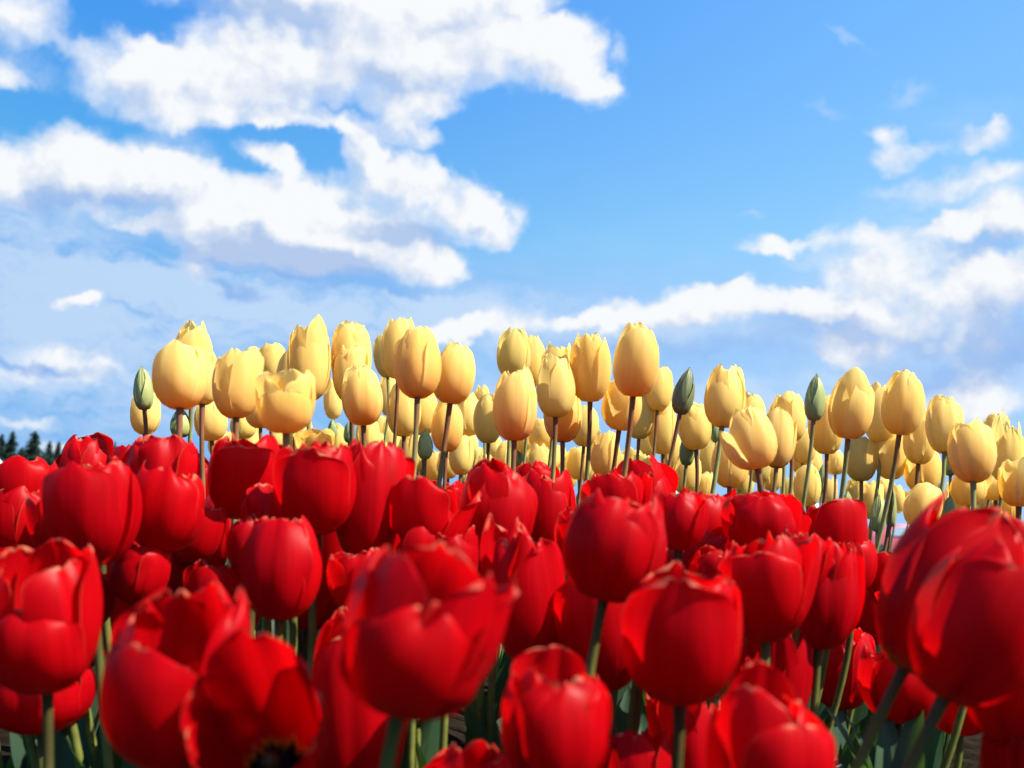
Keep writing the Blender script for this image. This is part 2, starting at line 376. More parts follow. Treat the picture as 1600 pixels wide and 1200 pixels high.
# ------------------------------------------------------------------ tulips
def petal_mesh(R, H, o, outer, r_, nu, nv, cup=0.0, pointy=0.0, tipw=0.5, wide=1.0, ruffle=1.0, curl=0.0, rib=0.03):
    """one petal in the head's own frame: x outwards, z along the axis"""
    k = 1.0 if outer else 0.90
    topr = 0.30 + 1.05 * o
    p2r = 1.24 + 0.16 * o
    P0 = np.array([0.06, 0.0]); P1 = np.array([1.06 - 0.10 * cup, -0.05]); P2 = np.array([p2r + 0.06 * cup, 0.66 + 0.06 * cup]); P3 = np.array([topr, 1.0])
    v = np.linspace(0, 1, nv)
    v = np.sin(v * math.pi / 2) ** 0.95
    mer = bez(P0, P1, P2, P3, v)
    r = mer[:, 0] * R * k; z = mer[:, 1] * H
    if curl: r = r + curl * R * np.clip((v - 0.72) / 0.28, 0, 1) ** 2
    rc = np.clip(r, 0.10 * R, R * k * (0.98 if outer else 0.92))
    rc = np.maximum(rc, R * k * 0.72 * sstep(v, 0.40, 0.85))
    tip = np.ones(nv); q = np.clip((v - tipw) / (1 - tipw), 0, 1)
    tip = (1 - q ** (2.2 - 0.9 * pointy)) ** (0.50 + 0.50 * pointy)
    tip = np.maximum(tip, 0.0); bl = 0.30 * max(0.0, 1 - 1.6 * max(pointy, 0)); tip = bl * sstep(v, 0.5, 1.0) + (1 - bl * sstep(v, 0.5, 1.0)) * tip
    wd = 1.10 * wide * rc * tip
    u = np.linspace(-1, 1, nu)
    U, Vv = np.meshgrid(u, v)
    a = U * (wd / rc)[:, None]
    RC = rc[:, None]; Rr = r[:, None]
    # tips of petals are a bit ruffled, with the height varying across so the rim is uneven
    ph = r_.uniform(0, 6.28, 6); am = r_.normal(0, 1, 6)
    wob = (am[0] * np.sin(U * 2.2 + ph[0]) + am[1] * np.sin(U * 4.3 + ph[1] + Vv * 2)) * 0.022 * sstep(Vv, 0.25, 1.0)
    edge = np.abs(U) ** 4 * (am[2] * np.sin(Vv * 9 + ph[2]) + 0.6 * am[5] * np.sin(Vv * 17 + ph[4])) * 0.030 * sstep(Vv, 0.3, 0.9)
    groove = -rib * np.exp(-(U / 0.16) ** 2) * sstep(Vv, 0.05, 0.4) * 1.0 + 0.5 * rib * np.exp(-((np.abs(U) - 0.38) / 0.2) ** 2) * sstep(Vv, 0.1, 0.5)
    lift = (0.055 if outer else 0.02) * np.abs(U) ** 5 * sstep(Vv, 0.15, 0.5)
    dr = (wob + edge) * R * ruffle + (groove + lift) * R
    flat = 1.0 - 0.18 * sstep(Vv, 0.6, 1.0)
    x = Rr - RC * (1 - np.cos(a)) * flat + dr * np.cos(a)
    y = RC * np.sin(a) + dr * np.sin(a)
    zz = z[:, None] + 0 * U
    zz = zz + H * 0.022 * ruffle * (am[3] * np.sin(U * 3.0 + ph[3]) + am[4] * np.sin(U * 7 + ph[5])) * sstep(Vv, 0.6, 1.0)
    zz = zz - H * 0.055 * bl / 0.30 * np.abs(U) ** 2.4 * sstep(Vv, 0.80, 1.0)
    verts = np.stack([x, y, zz], -1).reshape(-1, 3)
    UV = np.stack([(U + 1) / 2, Vv], -1).reshape(-1, 2)
    return verts, UV

def lean_deg(px): return -5 + (px - 230) * 0.0163

def tulip(kind, B, T, wpx, label, d=None, k=1.0, o=None, phi=None, tau=0.0, lean=None, pets=None, stamens=False, seed=None,
          blush=0.0, deep=0.0, green=0.0, ripe=0.0, dark=0.0, foot=0.2, pointy=None, leaves=2, jit=1.0, stem_r=None, rough=1.0, group=None, wreal=None, egg=False):
    """B, T: foot and top of the head, wpx its width, as measured on the photograph; the distance follows from the flower's real size"""
    sd_ = int(seed if seed is not None else (B[0] * 31 + B[1] * 17)) & 0xffff
    r_ = np.random.default_rng(sd_); pr = random.Random(sd_)
    wr = wreal or {'red': 0.066, 'yellow': 0.052, 'bud': 0.0235}[kind]
    if d is None: d = wr * F_PX / wpx * k
    Wm = wpx * d / F_PX * {'red': 1.06, 'yellow': 0.98, 'bud': 1.0}[kind]
    b = at(B[0], B[1], d)
    ax = (T[0] - B[0]) * RT - (T[1] - B[1]) * UP
    Hm = np.linalg.norm(ax) * d / F_PX
    ax = ax / np.linalg.norm(ax)
    if kind == 'yellow' and not tau: tau = r_.normal(0, 6)
    ax = ax + (0.13 - math.tan(R_(tau))) * _F; ax /= np.linalg.norm(ax)
    if tau: Hm *= 1.0 / max(0.55, math.sqrt(1 - (ax @ _F) ** 2)) if abs(tau) < 50 else 1.3
    if o is None: o = {'red': 0.34, 'yellow': 0.17, 'bud': -0.28}[kind] + (r_.normal(0, 0.09 if kind == 'yellow' else 0.06) if kind != 'bud' else 0)
    if kind == 'red' and pets is None and not egg: o += 0.15; Hm *= 0.965
    if kind == 'yellow' and pets is None: o += 0.05
    if egg: pets = [(phi or 0, .06, 1.0, True), ((phi or 0) + 118, .08, .95, True), ((phi or 0) - 122, .10, .96, True), ((phi or 0) + 60, .02, .97, False), ((phi or 0) - 62, .04, .95, False), ((phi or 0) + 180, .06, .98, False)]
    vv = np.linspace(0, 1, 60)
    mr = bez(np.array([0.06, 0]), np.array([1.06, 0]), np.array([1.24 + 0.16 * o, 0.5]), np.array([0.30 + 1.05 * o, 1]), vv)[:, 0].max()
    R = Wm / 2 / mr
    # head frame: e1 towards the camera, e2 to its right
    e1 = -_F - (-_F @ ax) * ax; e1 /= np.linalg.norm(e1); e2 = np.cross(ax, e1)
    if e2 @ RT < 0: e2 = -e2
    # stem, from the foot of the head to the ground
    th = R_(lean if lean is not None else lean_deg(B[0]) + pr.uniform(-2, 2))
    D = -math.sin(th) * RT - math.cos(th) * UP + pr.uniform(-0.05, 0.05) * _F
    D /= np.linalg.norm(D)
    G = b + D * (b[2] / -D[2])
    root = thing({'red': 'red_tulip', 'yellow': 'yellow_tulip', 'bud': 'tulip_bud'}[kind], label,
                 'tulip bud' if kind == 'bud' else 'tulip', (G[0], G[1], 0.0),
                 group or {'red': 'red tulips in the front bed', 'yellow': 'yellow tulips in the back bed', 'bud': 'green buds among the yellow tulips'}[kind])
    base = np.array([G[0], G[1], 0.0])
    L = b[2]
    s = np.linspace(0, 1, 14)
    mid1 = b - ax * L * 0.30; mid2 = base + (b - base) * 0.35 + np.array([pr.uniform(-.006, .006), pr.uniform(-.006, .006), 0])
    sp = bez(b + ax * 0.002, mid1, mid2, base - np.array([0, 0, 0.01]), s)
    sr = stem_r or {'red': 0.0031, 'yellow': 0.0028, 'bud': 0.0023}[kind]
    rad = sr * (1.0 + 0.30 * s) * np.where(s < 0.03, 1.25, 1.0)
    V, Fc, UV = tube(sp - base, rad, 9)
    link_mesh('stem', V, Fc, M_STEM_R if kind == 'red' else M_STEM_Y, root, UV)
    # petals
    near = wpx > 100
    nu, nv = (17, 22) if near else ((11, 15) if wpx > 45 else (9, 12))
    if phi is None: phi = r_.uniform(0, 120)
    pm = {'red': M_RED, 'yellow': M_YEL, 'bud': M_BUD}[kind]
    pt = pointy if pointy is not None else {'red': 0.02, 'yellow': 0.05, 'bud': 1.0}[kind]
    if pets is None:
        pets = []
        for i in range(6):
            outer = i < 3
            jo = 0.19 if kind == 'red' else 0.08
            if kind == 'bud': jo = 0.0
            pets.append((phi + (i % 3) * 120 + (0 if outer else 60) + r_.normal(0, 6) * (kind != 'bud'),
                         o + r_.normal(0, jo) * jit - (0.0 if outer else 0.06), (1.0 if outer else 1.03) * (1 + r_.normal(0, 0.060 if kind == 'red' else 0.045) * (kind != 'bud') * jit), outer))
    for (pp, po, ph_, outer) in pets:
        P_, UV = petal_mesh(R, Hm * ph_, po, outer, r_, nu, nv, cup=1.0 if kind == 'red' else 0.0, pointy=pt + r_.uniform(-.12, .2) * (kind != 'bud'),
                            tipw=0.35 if kind == 'bud' else r_.uniform(0.64, 0.80) - 0.25 * max(0.0, pt), wide=1.05 if kind == 'bud' else r_.uniform(0.95, 1.06),
                            ruffle=0.0 if kind == 'bud' else (0.65 if kind == 'yellow' else 1.2) * rough,
                            curl=0.0 if kind == 'bud' else max(0, r_.normal(0.0, 0.10 if kind == 'red' else 0.05)),
                            rib=0.05 if kind == 'bud' else r_.uniform(0.02, 0.05))
        an = R_(pp); cdir = math.cos(an) * e1 + math.sin(an) * e2; sdir = np.cross(ax, cdir)
        Wv = P_[:, 0:1] * cdir + P_[:, 1:2] * sdir + P_[:, 2:3] * ax + (b - base)
        po_ = link_mesh('petal', Wv, grid_faces(nu, nv), pm, root, UV)
        po_['blush'] = float(blush); po_['deep'] = float(deep); po_['green'] = float(green)
        po_['ripe'] = float(ripe); po_['dark'] = float(dark); po_['foot'] = float(foot)
    if stamens:
        for i in range(6):
            an = R_(i * 60 + 12); cdir = math.cos(an) * e1 + math.sin(an) * e2
            p0 = b - base + cdir * R * 0.12; p1 = p0 + ax * Hm * 0.26 + cdir * R * 0.18
            pts = [p0 + (p1 - p0) * q for q in np.linspace(0, 1, 8)]
            V, Fc, UV = tube(pts, [0.0009, 0.0009, 0.0010, 0.0022, 0.0027, 0.0026, 0.0020, 0.0006], 7, True)
            link_mesh('stamen', V, Fc, M_ANTHER, root)
        pts = [b - base + ax * Hm * q for q in np.linspace(0, 0.34, 7)]
        V, Fc, UV = tube(pts, [0.0035, 0.0040, 0.0040, 0.0038, 0.0034, 0.0048, 0.0015], 8, True)
        link_mesh('pistil', V, Fc, M_PISTIL, root)
    # leaves
    for i in range(leaves + (1 if kind == 'red' else 0)):
        add_leaf(root, sp - base, pr, 0.62 if kind == 'red' else 0.60, L)
    return root

def add_leaf(root, sp, pr, top, L):
    n = 12; nu = 5
    a0 = pr.uniform(0, 2 * math.pi); out = np.array([math.cos(a0), math.sin(a0), 0]); side = np.array([-out[1], out[0], 0])
    s0 = sp[-2]; ln = L * pr.uniform(0.50, 0.74); wdt = pr.uniform(0.015, 0.026); bend = pr.uniform(0.12, 0.45); tw = pr.uniform(-0.8, 0.8)
    V = []; UV = []
    for j in range(n):
        q = j / (n - 1)
        c = s0 + np.array([0, 0, 1]) * ln * (q - 0.25 * bend * q ** 3) + out * ln * bend * (0.25 * q + 0.75 * q * q)
        wv = wdt * (math.sin(math.pi * min(1, 0.12 + 0.88 * q)) ** 0.8) * (1 - 0.15 * q) + 0.0006
        t_ = tw * q; sd2 = side * math.cos(t_) + out * math.sin(t_)
        nrm = -(out * math.cos(t_) - side * math.sin(t_))
        for i in range(nu):
            u = -1 + 2 * i / (nu - 1)
            V.append(c + sd2 * wv * u + nrm * wv * 0.55 * (u * u) * (1 - 0.5 * q) + np.array([0, 0, 0.004 * math.sin(q * 9 + a0) * u])); UV.append(((u + 1) / 2, q))
    link_mesh('leaf', V, grid_faces(nu, n), M_LEAF, root, UV)

# ------------------------------------------------------------------ the setting: one sheet of ground
def build_ground():
    nx, ny = 40, 60
    xs = np.sign(np.linspace(-1, 1, nx)) * np.abs(np.linspace(-1, 1, nx)) ** 4 * 2500
    ys = -6 + np.linspace(0, 1, ny) ** 4 * 4500
    V = [(x, y, (random.uniform(-0.008, 0.008) if abs(x) < 4 and y < 5 else 0.0) - 0.012) for y in ys for x in xs]
    o = link_mesh('ground', V, grid_faces(nx, ny), M_SOIL); o['kind'] = 'structure'
build_ground()

# ------------------------------------------------------------------ yellow bed, read from the photograph: foot, tip, width
def Y(B, T, wd, label, **kw): return tulip('yellow', B, T, wd, label, **kw)
def BUD(B, T, wd, label, **kw): return tulip('bud', B, T, wd, label, **kw)
Y((226,678),(222,612),47,'pale yellow tulip directly behind the leftmost upright green bud', k=1.05, blush=.2)
BUD((226,641),(218,573),30,'olive green bud standing apart at the far left end of the yellow bed', ripe=.35, lean=-4)
Y((281,638),(276,540),84,'big cream tulip with a shadow across it, leftmost of the tall yellow ones', blush=.45, k=1.0, phi=-8, o=.16, lean=-4)
Y((316,632),(312,552),54,'yellow tulip tucked behind the right shoulder of the big shadowed cream tulip', k=.80, o=.12, lean=-4)
Y((299,622),(304,512),62,'tall cream tulip rising behind the big shadowed cream tulip at left', k=1.05, lean=3)
Y((369,653),(362,549),76,'yellow tulip with ribbed petals slightly parted, right of the big shadowed one', o=.38, phi=58, blush=.3, deep=.2, lean=1, jit=1.4)
Y((331,689),(326,628),52,'small yellow tulip hanging below the ribbed parted one, tilted left', blush=.25, lean=-3)
BUD((282,684),(280,637),32,'yellowish green swelling bud low between two stems at left', ripe=.65, k=1.2)
Y((447,677),(446,578),98,'wide open yellow cup with a low front petal, left part of the bed', o=.62, phi=12, blush=.5, deep=.4, k=1.12, jit=1.5, tau=8,
  pets=[(8,.55,.70,True),(128,.55,1.0,True),(-115,.5,.98,True),(66,.52,.92,False),(-50,.5,.90,False),(182,.32,1.02,False)], lean=1)
Y((424,600),(424,540),46,'yellow tulip with a ragged top behind the open yellow cup', o=.25, k=1.0)
Y((462,632),(460,546),64,'broad yellow tulip with scalloped top just above the open yellow cup', o=.22, green=.2, k=1.15)
Y((483,625),(479,514),70,'tall loose yellow tulip behind the scalloped one, its right petal sticking out', o=.34, deep=.3, k=1.15, jit=1.6)
Y((380,686),(378,645),40,'small shaded yellow tulip left of the dark stem beneath the open cup', green=.3)
Y((407,669),(404,618),46,'peach flushed tulip partly behind the left side of the open yellow cup', blush=.8, k=1.05)
Y((342,716),(343,672),36,'pale little tulip low behind red petals, under the tilted small yellow one', green=.2)
Y((433,706),(436,672),30,'tiny yellow tulip low under the foot of the open yellow cup', green=.2)
Y((495,716),(492,676),66,'deep golden blown tulip peeping just over the red petals', o=.75, deep=1.0, k=.95, tau=14, jit=1.6)
BUD((420,716),(421,682),15,'slim green bud beside the stem of the open yellow cup', k=1.0)
BUD((520,690),(519,654),16,'green leaf-like bud low under the narrow yellow tulip', k=1.05)
BUD((545,692),(545,658),17,'dark green slim bud behind the stems beneath the peach tulip', dark=.3)
Y((549,612),(546,505),64,'tall full yellow tulip above the peach one, left of centre', phi=30, k=1.08)
Y((550,630),(548,541),60,'yellow tulip with a rumpled rim in front of the tall full one', o=.3, phi=0)
Y((568,665),(565,578),64,'smooth peach tulip with closed petals, left of centre, dark stem', blush=1.0, o=0, phi=0, pointy=0.0)
Y((521,655),(518,596),30,'narrow yellow tulip seen edge on, left of the smooth peach tulip', k=.9)
Y((606,590),(598,524),36,'greenish cream tulip leaning right between two tall yellow ones', green=.5, lean=14, k=.9)
Y((622,592),(624,500),56,'tallest tulip of the bed, yellow, behind the big ribbed orange-yellow one', o=.2, k=1.08, lean=5)
Y((652,621),(652,516),74,'big ribbed orange-yellow tulip on a long bare stem, left of centre', phi=-30, o=.14, blush=.55, deep=.35, lean=5)
Y((703,631),(714,540),70,'cream and peach tulip with parted top, right of the big ribbed one', phi=20, o=.18, blush=.7, lean=8)
Y((631,682),(630,602),54,'yellow tulip hidden behind two bare stems under the big ribbed one', k=1.05)
Y((660,680),(656,606),54,'yellow tulip behind the stem crossing under the big ribbed one, right half', k=1.2, deep=.2)
Y((697,706),(700,632),51,'apricot tulip hanging behind the stem of the cream and peach one', blush=.75, deep=.2)
Y((733,681),(730,620),42,'yellow tulip half hidden right of the apricot tulip', k=1.1)
Y((756,664),(753,604),27,'thin upright yellow tulip with the sky to its left, near centre', k=.75)
Y((763,693),(762,618),44,'pale yellow tulip behind the left edge of the peach-orange tulip', green=.15)
Y((801,592),(806,515),54,'greenish yellow pointed tulip standing against the sky, centre', green=.4, pointy=.6, phi=0, o=.04)
Y((828,605),(832,528),46,'cream tulip close behind the greenish pointed one, centre', k=1.05)
Y((803,689),(806,584),73,'peach-orange tulip with a bright patch and a yellow inner petal, centre', blush=1.0, phi=-15, o=.22, lean=2)
Y((879,690),(880,600),61,'rounded peach-orange tulip with a smooth front petal, right of centre', blush=1.0, phi=0, o=.02, pointy=0.0, lean=4)
Y((868,652),(870,558),64,'cream tulip behind and above the rounded peach-orange one', phi=40)
Y((868,612),(872,540),50,'loose yellow tulip showing two tips behind the cream one, right of centre', o=.35, k=1.1)
Y((922,628),(922,523),66,'large golden yellow tulip with ribbed right side against the sky', deep=.35, o=.18, phi=-40, k=1.05)
Y((912,698),(917,640),45,'yellow tulip below the large golden one, its underside greenish', green=.2, o=.08)
Y((945,747),(948,676),47,'apricot tall narrow tulip low between stems, right of centre', blush=.5, deep=.25)
Y((846,703),(848,655),44,'yellow tulip mostly behind the rounded peach-orange one, left side', k=1.1)
BUD((664,718),(664,671),24,'plump greenish yellow bud between bare stems, left of centre', ripe=.75)
BUD((657,757),(658,716),15,'small green bud low above the red petals, below the plump bud')
BUD((724,762),(725,727),16,'pale green bud low above the red petals, near centre', ripe=.4)
BUD((811,733),(809,688),17,'blue-green slim bud right of the thick stem at centre', k=1.0)
Y((736,713),(735,678),24,'small cream tulip squeezed between stems right of the apricot one')
Y((747,733),(746,700),26,'tiny pale tulip deep in the bed, low and left of centre stems')
Y((772,720),(773,684),32,'little greenish tulip behind the stems left of the centre thick stem', green=.4)
Y((606,650),(606,588),28,'narrow yellow tulip at the right edge of the smooth peach tulip')
Y((594,697),(594,650),30,'pale greenish tulip below and right of the smooth peach one', green=.3)
Y((612,735),(612,674),32,'pale tall tulip deep in the bed behind two bare stems', green=.25, k=1.05)
Y((822,708),(824,672),40,'yellow tulip low behind the foot of the peach-orange one', green=.2, k=1.05)
Y((857,738),(858,698),40,'shaded pale tulip low between the two peach-orange tulips', green=.2)
Y((905,750),(905,700),40,'rumpled pale tulip low below the greenish-bottomed one', o=.3)
Y((989,620),(998,513),73,'tall tulip with a big peach front petal, topmost right of centre', blush=.75, phi=-5, o=.16, lean=9)
Y((1027,642),(1034,575),42,'yellow tulip peeking out right of the tall peach-fronted one', k=.95, deep=.2)
Y((967,672),(976,598),62,'golden yellow tulip low at the left of the tall peach-fronted stem', blush=.35, deep=.2)
Y((998,686),(1004,604),46,'cream tulip behind the stem of the tall peach-fronted one', k=1.05)
Y((1010,714),(1022,660),33,'slender yellow tulip tilted right, below the tall peach-fronted one', lean=14)
Y((1036,710),(1036,634),46,'yellow tulip behind the left side of the dark pointed bud', k=1.05)
BUD((1062,648),(1079,575),33,'large dark grey-green pointed bud standing against the sky', dark=.75, k=1.1, lean=12)
Y((1088,703),(1084,630),54,'boxy pale yellow tulip just right of the dark pointed bud', k=1.0, o=.25, green=.15)
BUD((1072,728),(1079,669),24,'green pointed bud in front of the boxy pale tulip', lean=5)
Y((1128,667),(1142,578),65,'cream egg-shaped tulip against the sky between the dark and the light bud', phi=-10, o=.06, lean=12)
BUD((1119,692),(1119,652),18,'short green bud hidden behind the stem of the egg-shaped cream tulip')
Y((1176,690),(1177,617),44,'yellow tulip showing only its tip behind the side-petalled one', k=1.05)
Y((1184,733),(1168,640),74,'yellow tulip with one orange petal jutting out at its left side', blush=.4, phi=5, k=.95, lean=4,
  pets=[(0,.06,1.0,True),(120,.05,1.0,True),(-94,.80,.72,True),(60,.02,1.03,False),(-60,.08,1.02,False),(180,.04,1.04,False)])
Y((1213,730),(1228,644),54,'peach-flushed tulip with a bright right edge, beside the side-petalled one', blush=.6, phi=-15, lean=8)
Y((1236,690),(1235,618),53,'yellow tulip with a ruffled top behind the bright-edged peach one', o=.3, k=1.0)
Y((1224,706),(1226,632),48,'yellow tulip between the ruffled-top and the bright-edged peach tulip', k=.98)
BUD((1271,658),(1279,585),31,'tall pale green pointed bud against the sky at right', ripe=.35, lean=10)
Y((1140,761),(1148,688),58,'broad yellow tulip low beneath the egg-shaped cream one, thick dark stem', blush=.3)
Y((1107,750),(1110,690),32,'pale yellow tulip low between the boxy one and the broad low one', green=.2)
Y((1070,772),(1074,712),44,'yellow tulip low behind the small pointed green bud', green=.1)
Y((1254,724),(1256,672),40,'yellow tulip in the shade behind the tall pale green bud stem', k=1.0)
Y((1186,755),(1188,700),36,'small greenish tulip low behind the side-petalled one', green=.5)
Y((1325,686),(1333,584),67,'large smooth cream tulip with an orange seam, right part of the bed', blush=.45, phi=28, o=.08, lean=9)
Y((1405,680),(1418,584),64,'cream tulip with a small peaked top, highest near the right side', phi=-5, o=.04, blush=.25, lean=14)
Y((1292,710),(1294,622),54,'yellow tulip partly behind the pale green bud, two stems under it', k=1.05, deep=.1)
Y((1376,692),(1383,604),54,'yellow tulip between the orange-seamed one and the peaked one', k=1.12)
Y((1435,725),(1446,650),50,'cream tulip with a loose orange petal on its right, under the peaked one', o=.2, lean=10)
Y((1476,707),(1488,628),56,'yellow tulip with a crinkled tip against the cloud at right', o=.14, lean=16)
Y((1521,753),(1530,664),71,'broad apricot-based tulip with two stems under it, near right edge', blush=.55, phi=-12, o=.2, lean=16)
Y((1553,718),(1560,652),46,'yellow tulip with its tip showing behind the broad apricot-based one', o=.25, k=1.1)
Y((1567,752),(1582,662),52,'loose yellow tulip with pointed petals beside the right edge', o=.35, pointy=.8, jit=1.8, lean=12)
Y((1592,792),(1596,722),62,'peach tulip with pale opened petals cut by the right edge', o=.4, blush=.7, k=.9, jit=1.6)
Y((1346,752),(1348,682),48,'golden tulip in the shade under the orange-seamed one', deep=.2)
Y((1393,749),(1396,678),54,'yellow tulip in the shade behind the stem of the peaked one', k=1.12)
Y((1440,770),(1446,706),56,'broad yellow tulip in the shade above the tilted low one', k=1.15, deep=.2)
Y((1433,824),(1456,760),57,'yellow tulip tilted right, low above the red petals, lowest at right', blush=.2, phi=-10, o=.08, k=.95, lean=12)
BUD((1320,813),(1327,768),19,'yellowish green bud low above red petals, under the orange-seamed tulip', ripe=.6)
BUD((1476,828),(1488,776),23,'grey-green bud just right of the tilted low yellow tulip', lean=12)
BUD((1485,744),(1486,700),20,'dark green bud behind the left edge of the apricot-based tulip', dark=.25, lean=10)
BUD((1371,832),(1376,774),24,'greenish yellow tall bud between leaning stems at right', ripe=.7, lean=12)
BUD((1391,824),(1396,760),18,'slim green bud left of the tilted low tulip', ripe=.3, lean=12)
Y((1294,792),(1296,748),28,'small pale tulip low between stems, left of the yellowish green bud', green=.1)
Y((1305,742),(1306,706),32,'yellow tulip in the shade left of the orange-seamed tulip stem')
Y((1512,790),(1516,738),54,'yellow tulip in the shade under the apricot-based one', k=1.1, deep=.15)
Y((1556,782),(1558,744),48,'golden shaded tulip under the loose pointed-petalled one', deep=.2)
Y((1575,825),(1576,778),40,'saturated golden tulip low near the right edge above red petals', deep=.95)
Y((1525,817),(1526,784),36,'small pale tulip low behind stems near the right edge', green=.15)
Y((1399,802),(1402,760),26,'small yellow tulip deep behind leaning stems at right')
Y((1253,740),(1254,688),38,'shaded yellow tulip behind the bright-edged peach one', deep=.15)
Y((1232,788),(1232,748),26,'pale tulip low above the white van roof', green=.25)
Y((1269,752),(1270,698),32,'yellow tulip between dark stems under the pale green bud')
Y((1379,782),(1380,748),26,'little cream tulip deep in the bed behind the peaked one\'s stem')
Y((1163,706),(1168,662),40,'yellow tulip hidden behind the side-petalled one, left half', k=1.15)
Y((1420,805),(1424,768),24,'little yellow tulip deep in the bed behind the tilted low one')
BUD((1196,716),(1198,676),16,'short green bud behind the side-petalled yellow tulip')
BUD((1283,770),(1288,726),15,'blue-green bud beside the fat double stem at right')
BUD((908,795),(910,762),18,'green bud just above the red petals right of centre')
BUD((1029,780),(1030,736),20,'pale green bud low behind the small red tulip at centre right')
# stems and heads deep in the bed that nothing tells apart
deep_spots = [(585,735,28),(640,742,30),(676,752,28),(700,748,30),(757,756,28),(790,748,30),(838,752,28),(885,765,30),(925,770,28),(965,765,30),
              (990,752,28),(1005,768,28),(1050,745,28),(1098,788,28),(1160,780,28),(1262,792,28),(1340,800,30),(1362,812,28),(1455,812,28),(1500,815,28),(1545,800,28),
              (1205,768,28),(720,742,26),(870,742,26),(655,700,28),(575,712,30),(525,715,28),(468,712,26),(390,712,26)]
for i, (x, y, wd) in enumerate(deep_spots):
    wd *= random.uniform(1.15, 1.5)
    Y((x, y), (x + random.uniform(-2, 4), y - wd * random.uniform(1.35, 1.6)), wd, 'small pale tulip half hidden among stems deep in the yellow bed',
      green=random.uniform(0, .4), deep=random.uniform(0, .2), group='pale tulips deep in the yellow bed')

# ------------------------------------------------------------------ red bed
def RD(B, T, wd, label, **kw): return tulip('red', B, T, wd, label, **kw)
# back row, against the sky and the yellow bed
RD((38,812),(36,722),98,'red tulip with a flat wide top at the left edge, back row', phi=0, o=.25)
RD((132,790),(130,685),84,'tallest red tulip of the left group, pale-rimmed tip, below the conifers', phi=10, o=.12)
RD((205,780),(198,696),66,'small red tulip between the two tall ones at left, back row', o=.2)
RD((246,805),(250,684),112,'tall dark-topped red tulip left of the first yellow stems', phi=-20, o=.22)
RD((312,805),(312,712),66,'red tulip tucked right of the tall dark-topped one', o=.25)
RD((378,812),(378,694),108,'red tulip with many overlapping tips, below the ribbed yellow tulip', phi=15, o=.24, k=1.02)
RD((492,836),(494,698),122,'broad red tulip just below the golden blown yellow tulip', phi=-10, o=.25)
RD((572,882),(580,696),112,'tall red tulip with a smooth rounded right petal, below the smooth peach tulip', phi=35, o=.16, k=.95)
RD((622,812),(622,752),50,'tiny red tulip in the gap left of the frilly pale-tipped one', k=1.15)
RD((700,815),(698,752),58,'tiny red tulip behind the frilly pale-tipped one, right side', k=1.15)
RD((662,872),(664,764),118,'frilly red tulip with pale ragged tips, centre back row', o=.38, jit=1.6, rough=1.5, foot=.1)
RD((776,872),(778,724),112,'smooth tall red tulip with a double tip, centre back row', phi=25, o=.16)
RD((838,812),(838,723),70,'red tulip peeking up right behind the smooth double-tipped one', o=.2, k=1.05)
RD((852,876),(850,738),92,'red tulip with two white-tipped front petals, right of the double-tipped one', phi=0, o=.24, k=.92)
RD((964,832),(962,744),96,'red tulip with a folded left rim, back row right of centre', o=.28)
RD((1006,826),(1004,718),92,'highest red tulip right of centre, in front of the apricot narrow one', phi=12, o=.2, k=1.04)
RD((1100,878),(1100,768),104,'red tulip with a small raised tip below the broad low yellow one', o=.26, phi=40)
RD((1190,868),(1188,770),112,'pinkish red tulip with three rounded tips before the parked vans', o=.3, phi=0)
RD((1300,902),(1300,792),98,'glossy red tulip with an arched front petal at right, back row', o=.2, phi=15)
RD((1590,950),(1592,808),110,'red tulip behind the big leaning pair at the right edge', o=.28, k=.85)
RD((1502,862),(1500,818),48,'small red tulip glimpsed behind the big leaning pair, far back', k=1.1)
RD((1560,870),(1562,815),60,'red tulip far back at right below the golden one', k=1.0, o=.3)
# second row
RD((22,880),(30,764),100,'red tulip with one white-tipped petal at left edge, second row', o=.3, phi=-30, k=.98)
RD((148,884),(138,728),134,'dark heart-topped red tulip, largest in the left second row', phi=2, o=.22)
RD((248,861),(264,742),118,'red tulip with two pale tips on a dark stem, second row left', phi=0, o=.26, k=.95)
RD((346,891),(350,772),94,'egg-shaped red tulip with a pink flank, right of the two-tipped one', phi=-40, egg=True)
RD((436,968),(440,810),128,'large smooth egg-shaped red tulip with a dark underside, left of centre', phi=-8, egg=True, pointy=0.0, k=.92)
RD((520,935),(516,758),94,'slender flared red tulip with narrow spread petals right of the smooth egg', o=.62, pointy=.9, jit=1.5, k=1.0)
RD((212,928),(208,836),92,'red tulip in the shade beneath the dark heart-topped one', o=.2, k=1.02)
RD((302,965),(300,872),88,'rumpled red tulip low behind the egg with the pink flank', o=.35, rough=1.5)
RD((832,1042),(806,834),124,'red tulip with curled inner petals right of the biggest open one', o=.42, jit=1.7, rough=1.4, tau=6, k=.95)
RD((942,938),(978,775),158,'large red tulip on a clear straight stem, right of centre', phi=-12, o=.2, k=1.02)
RD((888,970),(874,854),66,'narrow half-open red tulip left of the clear-stemmed large one', o=.5, pointy=.6)
RD((1040,918),(1132,858),104,'red tulip lying over to the right with its petals spread level', o=.60, tau=5, jit=1.2, k=.95, lean=14,
   pets=[(10,.35,.95,True),(100,.75,1.10,True),(-100,.45,1.0,True),(60,.5,1.12,False),(-50,.3,1.05,False),(180,.3,1.0,False)])
RD((1196,1002),(1196,848),132,'broad red tulip joined edge to edge with the slim-petalled one, right', o=.32, phi=-25, k=.95)
RD((1278,1014),(1290,856),114,'red tulip of several slim overlapping petals on a black stem, right', o=.24, phi=5, k=.92, lean=6)
RD((1346,1012),(1368,870),86,'red tulip with pointed shoulders on a thin tilted stem, left of the leaning pair', o=.2, phi=20, lean=13)
RD((1312,1108),(1322,990),100,'shaded red tulip behind the thin tilted stem at right', o=.2, k=1.05)
